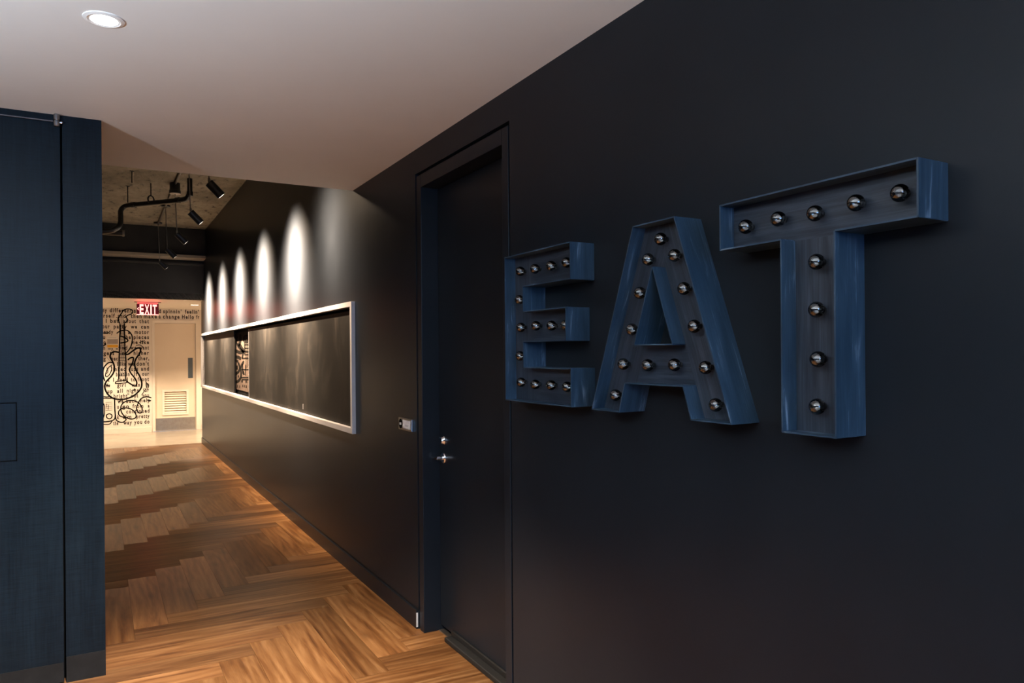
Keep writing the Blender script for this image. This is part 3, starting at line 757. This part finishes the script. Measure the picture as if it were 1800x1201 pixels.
# ---------------------------------------------------------------- lobby ceiling lamps
def lobby_lamp(x, y, label, power):
    t = thing('ceiling_lamp', label, 'lamp', (x, y, ZE), 'square lobby ceiling lamps')
    boxes('trim_frame', [((x - 0.085, y - 0.085, ZE - 0.006), (x + 0.085, y - 0.06, ZE)), ((x - 0.085, y + 0.06, ZE - 0.006), (x + 0.085, y + 0.085, ZE)),
                         ((x - 0.085, y - 0.06, ZE - 0.006), (x - 0.06, y + 0.06, ZE)), ((x + 0.06, y - 0.06, ZE - 0.006), (x + 0.085, y + 0.06, ZE))], M['lobby_trim'], t)
    box('diffuser', (x - 0.06, y - 0.06, ZE - 0.004), (x + 0.06, y + 0.06, ZE), M['lobby_lamp'], t)
    light('lamp_light', 'SPOT', (x, y, ZE - 0.012), (x, y, 0), power, ENDC, t, spot_size=math.radians(112), spot_blend=0.35, shadow_soft_size=0.05)
lobby_lamp(1.50, 14.42, 'lit square ceiling lamp above the lobby door', POWER_END)
lobby_lamp(2.75, 14.6, 'square lobby ceiling lamp hidden behind the dark wall corner', POWER_END * 2.2)
lobby_lamp(-0.25, 14.7, 'square lobby ceiling lamp hidden behind the navy pier', POWER_END * 2.2)

# ---------------------------------------------------------------- lounge downlights
def downlight(x, y, label, power, color=WARM, cone=86, blend=0.6):
    t = thing('recessed_downlight', label, 'downlight', (x, y, ZC), 'round downlights in the white ceiling')
    lathe('trim_ring', [(0.050, 0.0), (0.062, 0.0), (0.061, 0.003), (0.050, 0.006), (0.047, 0.004)], (x, y, ZC), (0, 0, -1), M['white'], t, 40)
    lathe('lens', [(0.047, 0.0), (0.047, 0.0035), (0.03, 0.005), (0, 0.0055)], (x, y, ZC), (0, 0, -1), M['lamp'], t, 40)
    light('downlight_beam', 'SPOT', (x, y, ZC - 0.02), (x, y, 0), power, color, t, spot_size=math.radians(cone), spot_blend=blend, shadow_soft_size=0.045)
downlight(0.018, 2.752, 'round lit downlight recessed in the white ceiling', POWER_DOWN)

# fill uplighters added out of view to brighten the white ceiling
def fill_uplighter(x, y, label):
    t = thing('fill_uplighter', label, 'floor lamp', (x, y, 0), 'added unseen fill uplighters')
    lathe('base', [(0.0, 0), (0.15, 0), (0.15, 0.012), (0.13, 0.022), (0.02, 0.03), (0, 0.03)], (x, y, -0.001), (0, 0, 1), M['black_metal'], t, 32)
    rod('pole', (x, y, 0.02), (x, y, 1.18), 0.012, M['black_metal'], t, 16)
    lathe('bowl_shade', [(0.02, 0), (0.09, 0.02), (0.15, 0.08), (0.17, 0.14), (0.163, 0.14), (0.143, 0.082), (0.085, 0.03), (0.0, 0.022)], (x, y, 1.17), (0, 0, 1), M['black_metal'], t, 32)
    lathe('bulb', [(0.0, 0), (0.02, 0.004), (0.034, 0.03), (0.034, 0.05), (0.02, 0.07), (0.0, 0.074)], (x, y, 1.195), (0, 0, 1), M['opal'], t, 20)
    light('fill_uplight', 'SPOT', (x, y, 1.32), (x, y, 2.6), POWER_SIDE, SIDE, t, spot_size=math.radians(160), spot_blend=0.4, shadow_soft_size=0.06)
fill_uplighter(-2.3, 0.5, 'added black fill uplighter, unseen beside the viewer')
fill_uplighter(-1.0, -2.4, 'added black fill uplighter, unseen behind the viewer')

# ---------------------------------------------------------------- framed board on the dark wall
bd = thing('framed_chalkboard', 'long white-framed chalkboard with sliding panels on the dark wall', 'chalkboard', (XW, 9.0, 0.958))
FB = M['board_frame']
XF = XW - 0.026
box('frame_rail', (XF, 4.834, 1.818), (XW + 0.03, 13.34, 1.853), FB, bd, 0.002)
box('frame_rail', (XF, 4.834, 0.958), (XW + 0.03, 13.34, 0.996), FB, bd, 0.002)
box('frame_stile', (XF + 0.0003, 4.834, 0.996), (XW + 0.03, 4.872, 1.818), FB, bd, 0.002)
box('frame_stile', (XF + 0.0003, 13.30, 0.996), (XW + 0.03, 13.34, 1.818), FB, bd, 0.002)
p1 = box('sliding_panel', (XW + 0.004, 4.872, 0.997), (XW + 0.022, 8.93, 1.795), M['chalk'], bd)
p2 = box('sliding_panel', (XW + 0.024, 10.16, 0.997), (XW + 0.042, 13.30, 1.812), M['chalk'], bd)
box('panel_edge', (XW + 0.0035, 8.93, 0.997), (XW + 0.0222, 8.942, 1.795), M['board_frame'], p1)
box('chalk_mark', (XW + 0.003, 6.32, 1.03), (XW + 0.004, 6.33, 1.075), M['board_frame'], p1)
art = box('picture_panel', (XW + 0.058, 8.6, 1.045), (XW + 0.066, 10.46, 1.785), M['art_paper'], bd)
art['label'] = 'white panel with black line drawing seen between the sliding panels'
box('back_board', (XW + 0.068, 4.872, 0.992), (XW + 0.095, 13.298, 1.823), M['black'], bd)
def on_art(u, v, h):
    return (XW + 0.0572 - h, u * 3.5, v)
ribbons('line_drawing', [(w * 0.7, [(p[0] / 3.5, p[1]) for p in q]) for w, q in BOARD_ART], on_art, 0.0006, M['ink'], art)

# ---------------------------------------------------------------- room sign beside the door
rs = thing('room_sign', 'small silver room sign with paper insert beside the charcoal door', 'sign', (XW, 3.89, 1.066))
box('backing', (XW - 0.012, 3.789, 1.066), (XW, 3.990, 1.134), M['steel'], rs, 0.002)
box('paper_insert', (XW - 0.0132, 3.806, 1.078), (XW - 0.0118, 3.918, 1.126), M['paper'], rs)
bm = bmesh.new()
seg = 28
va = [bm.verts.new((XW - 0.0132, 3.955 + 0.027 * math.cos(2 * math.pi * k / seg), 1.1 + 0.027 * math.sin(2 * math.pi * k / seg))) for k in range(seg)]
vb = [bm.verts.new((XW - 0.0116, v.co.y, v.co.z)) for v in va]
bm.faces.new(va)
for k in range(seg):
    bm.faces.new((va[k], va[(k + 1) % seg], vb[(k + 1) % seg], vb[k]))
disc = obj('black_disc', bm, M['black'], rs)
box('disc_mark', (XW - 0.0145, 3.940, 1.094), (XW - 0.0131, 3.968, 1.107), M['paper'], disc)
for y0, y1, z in ((3.845, 3.855, 1.118), (3.830, 3.885, 1.096), (3.838, 3.880, 1.090)):
    box('printed_line', (XW - 0.0138, y0, z), (XW - 0.0131, y1, z + 0.003), M['grey_band'], rs)

# ---------------------------------------------------------------- marquee letters
XFRONT, XPANEL = XW - 0.10, XW - 0.052
def slab(name, poly, along, x0, x1, mat, parent):
    # flat plate in the wall plane; local x runs along 'along' so the brush marks follow the stroke
    c = Vector((sum(p[0] for p in poly) / len(poly), sum(p[1] for p in poly) / len(poly)))
    d = Vector(along).normalized()
    ang = math.atan2(d.y, d.x)
    bm = bmesh.new()
    ca, sa = math.cos(ang), math.sin(ang)
    loc = [((p[0] - c.x) * ca + (p[1] - c.y) * sa, -(p[0] - c.x) * sa + (p[1] - c.y) * ca) for p in poly]
    va = [bm.verts.new((u, v, 0.0)) for u, v in loc]
    vb = [bm.verts.new((u, v, x1 - x0)) for u, v in loc]
    bm.faces.new(va[::-1])
    bm.faces.new(vb)
    n = len(poly)
    for k in range(n):
        bm.faces.new((va[k], va[(k + 1) % n], vb[(k + 1) % n], vb[k]))
    o = obj(name, bm, mat)
    # local x -> (0, cos, sin), local y -> (0, -sin, cos), local z -> +X
    R = Matrix(((0, 0, 1, 0), (ca, -sa, 0, 0), (sa, ca, 0, 0), (0, 0, 0, 1)))
    o.matrix_world = Matrix.Translation((x0, c.x, c.y)) @ R
    if parent:
        o.parent = parent
        o.matrix_parent_inverse = Matrix.Translation(-parent.location)
    return o

def side_strip(a, b, inward, parent, x0, x1, t=0.004):
    a, b = Vector(a), Vector(b)
    d = (b - a)
    L = d.length
    d.normalize()
    nrm = Vector((-d.y, d.x))
    if nrm.dot(Vector(inward)) < 0:
        nrm = -nrm
    bm = bmesh.new()
    # local x along edge, y through the depth, z inward
    add_box(bm, (0, 0, 0), (L, x1 - x0, t))
    o = obj('side_panel', bm, M['letter_side'])
    R = Matrix(((0, 1, 0, 0), (d.x, 0, nrm.x, 0), (d.y, 0, nrm.y, 0), (0, 0, 0, 1)))
    a = a - nrm * 0.0012
    o.matrix_world = Matrix.Translation((x0, a.x, a.y)) @ R
    o.parent = parent
    o.matrix_parent_inverse = Matrix.Translation(-parent.location)
    return o

def inside(p, poly):
    r = False
    for i in range(len(poly)):
        (x0, y0), (x1, y1) = poly[i], poly[i - 1]
        if (y0 > p[1]) != (y1 > p[1]) and p[0] < (x1 - x0) * (p[1] - y0) / (y1 - y0) + x0:
            r = not r
    return r

bulb_proto = []
def bulb(parent, y, z):
    c = Vector((XPANEL - 0.0235, y, z))
    if not bulb_proto:
        prof = []
        for k in range(13):
            a = math.pi * k / 12
            prof.append((0.0185 * math.sin(a), 0.0185 * math.cos(a)))
        prof = [p for p in prof if p[1] > -0.0165] + [(0.0076, -0.0172), (0.0070, -0.019)]
        gl = lathe('glass_globe', prof, c, (-1, 0, 0), M['bulb_glass'], None, 24)
        so = lathe('socket', [(0.0085, 0), (0.0085, 0.005), (0.006, 0.0065), (0.006, 0.0095), (0.0015, 0.010), (0.0012, 0.020), (0, 0.0205)], c + Vector((0.0235, 0, 0)), (-1, 0, 0), M['black_metal'], None, 16)
        bulb_proto.append((gl.data, so.data))
        bpy.data.objects.remove(gl)
        bpy.data.objects.remove(so)
    gm, sm = bulb_proto[0]
    g = bpy.data.objects.new('bulb', gm)
    col.objects.link(g)
    g.location = c
    g.parent = parent
    g.matrix_parent_inverse = Matrix.Translation(-parent.location)
    s = bpy.data.objects.new('socket', sm)
    col.objects.link(s)
    s.location = c + Vector((0.0235, 0, 0))
    s.parent = g
    s.matrix_parent_inverse = Matrix.Translation(-c)

def marquee(ch, label, outline, holes, plates, bulbs):
    ys = [p[0] for p in outline]
    t = thing('marquee_letter', label, 'sign letter', (XW, (min(ys) + max(ys)) / 2, min(p[1] for p in outline)), 'wall letters that spell EAT')
    for loop, hole in [(outline, False)] + [(h, True) for h in holes]:
        for i in range(len(loop)):
            a, b = loop[i], loop[(i + 1) % len(loop)]
            mid = Vector(((a[0] + b[0]) / 2, (a[1] + b[1]) / 2))
            d = (Vector(b) - Vector(a)).normalized()
            n = Vector((-d.y, d.x))
            q = mid + n * 0.003
            if inside(q, loop) == hole:
                n = -n
            side_strip(a, b, n, t, XFRONT, XW)
    for poly, along in plates:
        slab('face_panel', poly, along, XPANEL, XPANEL + 0.006, M['letter_face'], t)
    for y, z in bulbs:
        bulb(t, y, z)
    return t

Z0, Z1 = 1.312, 1.876
e = [(2.551, Z1), (2.086, Z1), (2.086, 1.750), (2.408, 1.750), (2.408, 1.655), (2.116, 1.655), (2.116, 1.540), (2.408, 1.540), (2.408, 1.443), (2.086, 1.443), (2.086, Z0), (2.551, Z0)]
marquee('E', 'blue bulb-lit marquee letter E next to the charcoal door', e, [],
        [([(2.551, Z1), (2.408, Z1), (2.408, Z0), (2.551, Z0)], (0, 1)), ([(2.408, Z1), (2.086, Z1), (2.086, 1.750), (2.408, 1.750)], (1, 0)),
         ([(2.408, 1.655), (2.116, 1.655), (2.116, 1.540), (2.408, 1.540)], (1, 0)), ([(2.408, 1.443), (2.086, 1.443), (2.086, Z0), (2.408, Z0)], (1, 0))], BULBS['E'])
a = [(1.747, Z1), (1.565, Z1), (1.357, Z0), (1.504, Z0), (1.535, 1.402), (1.792, 1.402), (1.821, Z0), (1.966, Z0)]
ah = [(1.660, 1.745), (1.577, 1.520), (1.744, 1.520)]
marquee('A', 'blue bulb-lit marquee letter A between the E and the T', a, [ah],
        [([(1.747, Z1), (1.656, Z1), (1.660, 1.745), (1.744, 1.520), (1.792, 1.402), (1.821, Z0), (1.966, Z0)], (0.219, -0.564)),
         ([(1.656, Z1), (1.565, Z1), (1.357, Z0), (1.504, Z0), (1.535, 1.402), (1.577, 1.520), (1.660, 1.745)], (-0.208, -0.564)),
         ([(1.744, 1.520), (1.577, 1.520), (1.535, 1.402), (1.792, 1.402)], (1, 0))], BULBS['A'])
tt = [(1.392, Z1), (0.864, Z1), (0.864, 1.760), (1.052, 1.760), (1.052, 1.307), (1.198, 1.307), (1.198, 1.760), (1.392, 1.760)]
marquee('T', 'blue bulb-lit marquee letter T, last of the three wall letters', tt, [],
        [([(1.392, Z1), (0.864, Z1), (0.864, 1.760), (1.392, 1.760)], (1, 0)), ([(1.198, 1.760), (1.052, 1.760), (1.052, 1.307), (1.198, 1.307)], (0, 1))], BULBS['T'])

# ---------------------------------------------------------------- pendant spots over the corridor
def beam_profile(ld, n):
    # photometric profile of the reflector: intensity falls off as cos^n from the axis
    ld.use_nodes = True
    nt = ld.node_tree
    em = nt.nodes['Emission']
    tc = N(nt, 'ShaderNodeTexCoord')
    sx = N(nt, 'ShaderNodeSeparateXYZ')
    ab = N(nt, 'ShaderNodeMath', operation='ABSOLUTE')
    pw = N(nt, 'ShaderNodeMath', operation='POWER', i_1=n)
    nt.links.new(tc.outputs['Normal'], sx.inputs[0])
    nt.links.new(sx.outputs['Z'], ab.inputs[0])
    nt.links.new(ab.outputs[0], pw.inputs[0])
    nt.links.new(pw.outputs[0], em.inputs['Strength'])

def spot(y, label, deep_box=False, k=1.0, cone=96, n=7.0):
    xc = 0.785
    t = thing('pendant_spotlight', label, 'spotlight', (xc, y, ZCON), 'pendant spotlights over the corridor')
    zc = ZCON
    if deep_box:
        lathe('junction_box', [(0.058, 0), (0.058, 0.085), (0.064, 0.087), (0.064, 0.118), (0.060, 0.122)], (xc, y, ZCON), (0, 0, -1), M['black_metal'], t, 28)
        zc = ZCON - 0.122
        lathe('canopy', [(0.062, 0), (0.060, 0.006), (0.012, 0.008), (0.010, 0.016)], (xc, y, zc), (0, 0, -1), M['grey_rod'], t, 28)
    else:
        lathe('canopy', [(0.062, 0), (0.062, 0.018), (0.058, 0.022), (0.012, 0.024), (0.010, 0.032)], (xc, y, zc), (0, 0, -1), M['black_metal'], t, 28)
    p = Vector((xc + 0.018, y, 2.965))
    rod('rod', (xc, y, zc - 0.014), p, 0.0055, M['grey_rod'], t)
    lathe('swivel', [(0.008, 0), (0.010, 0.004), (0.010, 0.030), (0.007, 0.034)], p + Vector((0, 0, 0.012)), (0, 0, -1), M['grey_rod'], t, 14)
    d = Vector((0.67, 0.0, -0.69)).normalized()
    base = p + Vector((0.006, 0, -0.035)) - d * 0.012
    h = lathe('head', [(0.0, 0), (0.034, 0.0), (0.037, 0.003), (0.037, 0.140), (0.034, 0.143), (0.031, 0.143), (0.030, 0.138), (0.0, 0.138)], base, d, M['black_metal'], t, 28)
    lathe('lens', [(0.029, 0), (0.029, 0.003), (0, 0.004)], base + d * 0.139, d, M['spot_lens'], h, 24)
    lp = base + d * 0.146
    so = light('spot_beam', 'SPOT', lp, lp + d, POWER_SPOT * k, SPOTC, t, spot_size=math.radians(cone), spot_blend=1.0, shadow_soft_size=0.03)
    beam_profile(so.data, n)
spot(12.45, 'black pendant spotlight in front of the dusty ledge, farthest of the row')
spot(10.98, 'black pendant spotlight second in the row from the black bulkhead')
spot(9.52, 'black pendant spotlight hung from a deep round ceiling box', True)
spot(8.02, 'black pendant spotlight hung just past the bend of the black pipe')
spot(6.58, 'black pendant spotlight nearest to the white ceiling edge, its rod cut off by it')
spot(5.40, 'black pendant spotlight hidden above the white ceiling edge', k=0.12, cone=130, n=4.0)

cd = thing('conduit', 'thin metal conduit along the concrete ceiling joining the pendant spotlights', 'conduit', (0.785, 9.0, ZCON - 0.016))
for y0, y1 in ((5.0, 9.452), (9.588, 12.45)):
    rod('conduit_run', (0.785, y0, ZCON - 0.016), (0.785, y1, ZCON - 0.016), 0.014, M['conduit'], cd)
dp = thing('drain_pipe', 'black painted pipe bending under the concrete ceiling', 'pipe', (0.6, 9.6, 3.3))
tube('pipe_run', [(0.914, 9.196, ZCON), (0.914, 9.196, 3.44), (0.910, 9.20, 3.37), (0.885, 9.23, 3.315), (0.82, 9.31, 3.30), (0.55, 9.63, 3.30), (0.33, 9.89, 3.30), (0.262, 9.95, 3.285),
                  (0.225, 9.93, 3.23), (0.222, 9.88, 3.15), (0.215, 9.84, 3.06), (0.17, 9.82, 2.995), (0.05, 9.82, 2.955), (-0.35, 9.82, 2.93)], 0.029, M['pipe_black'], dp)
for p, d in (((0.914, 9.196, 3.36), (0, 0, 1)), ((0.80, 9.334, 3.30), (-0.645, 0.76, 0)), ((0.36, 9.855, 3.30), (-0.645, 0.76, 0))):
    dv = Vector(d).normalized()
    lathe('coupling', [(0.031, 0), (0.035, 0.003), (0.035, 0.052), (0.031, 0.055)], Vector(p) - dv * 0.027, dv, M['pipe_black'], dp, 18)
rg = dp
rod('hanger_rod', (0.535, 9.648, ZCON), (0.535, 9.648, 3.387), 0.006, M['black_metal'], rg)
tube('hanger_ring', [(0.535 + 0.044 * math.cos(q * math.pi / 8) * 0.76, 9.648 + 0.044 * math.cos(q * math.pi / 8) * 0.645, 3.341 + 0.044 * math.sin(q * math.pi / 8)) for q in range(17)], 0.008, M['black_metal'], rg, 8, 2)
for x, y, l, lab in ((0.318, 9.11, 0.13, 'short threaded rod hanging loose from the concrete ceiling'), (0.30, 9.93, 0.20, 'threaded rod holding the black pipe near its lower bend')):
    t = thing('threaded_hanger', lab, 'hanger', (x, y, ZCON))
    rod('threaded_rod', (x, y, ZCON), (x, y, ZCON - l), 0.006, M['black_metal'], t)
    box('anchor_plate', (x - 0.022, y - 0.012, ZCON - 0.006), (x + 0.022, y + 0.012, ZCON), M['black_metal'], t)
sp = thing('sprinkler_pipe', 'black horizontal pipe stub ending behind the navy pier', 'pipe', (0.0, 10.4, 3.03))
rod('pipe_run', (-0.99, 10.4, 3.035), (0.27, 10.4, 3.035), 0.036, M['pipe_black'], sp, 18)
lathe('end_cap', [(0.036, 0), (0.042, 0.002), (0.042, 0.022), (0.036, 0.026)], (0.25, 10.4, 3.035), (1, 0, 0), M['conduit'], sp, 18)
lp_ = rod('ledge_pipe', (-0.99, 13.04, 2.99), (1.499, 13.04, 2.99), 0.028, M['bulk_dark'])
lp_['label'] = 'black pipe running across the bulkhead under the dusty ledge'
lp_['category'] = 'pipe'
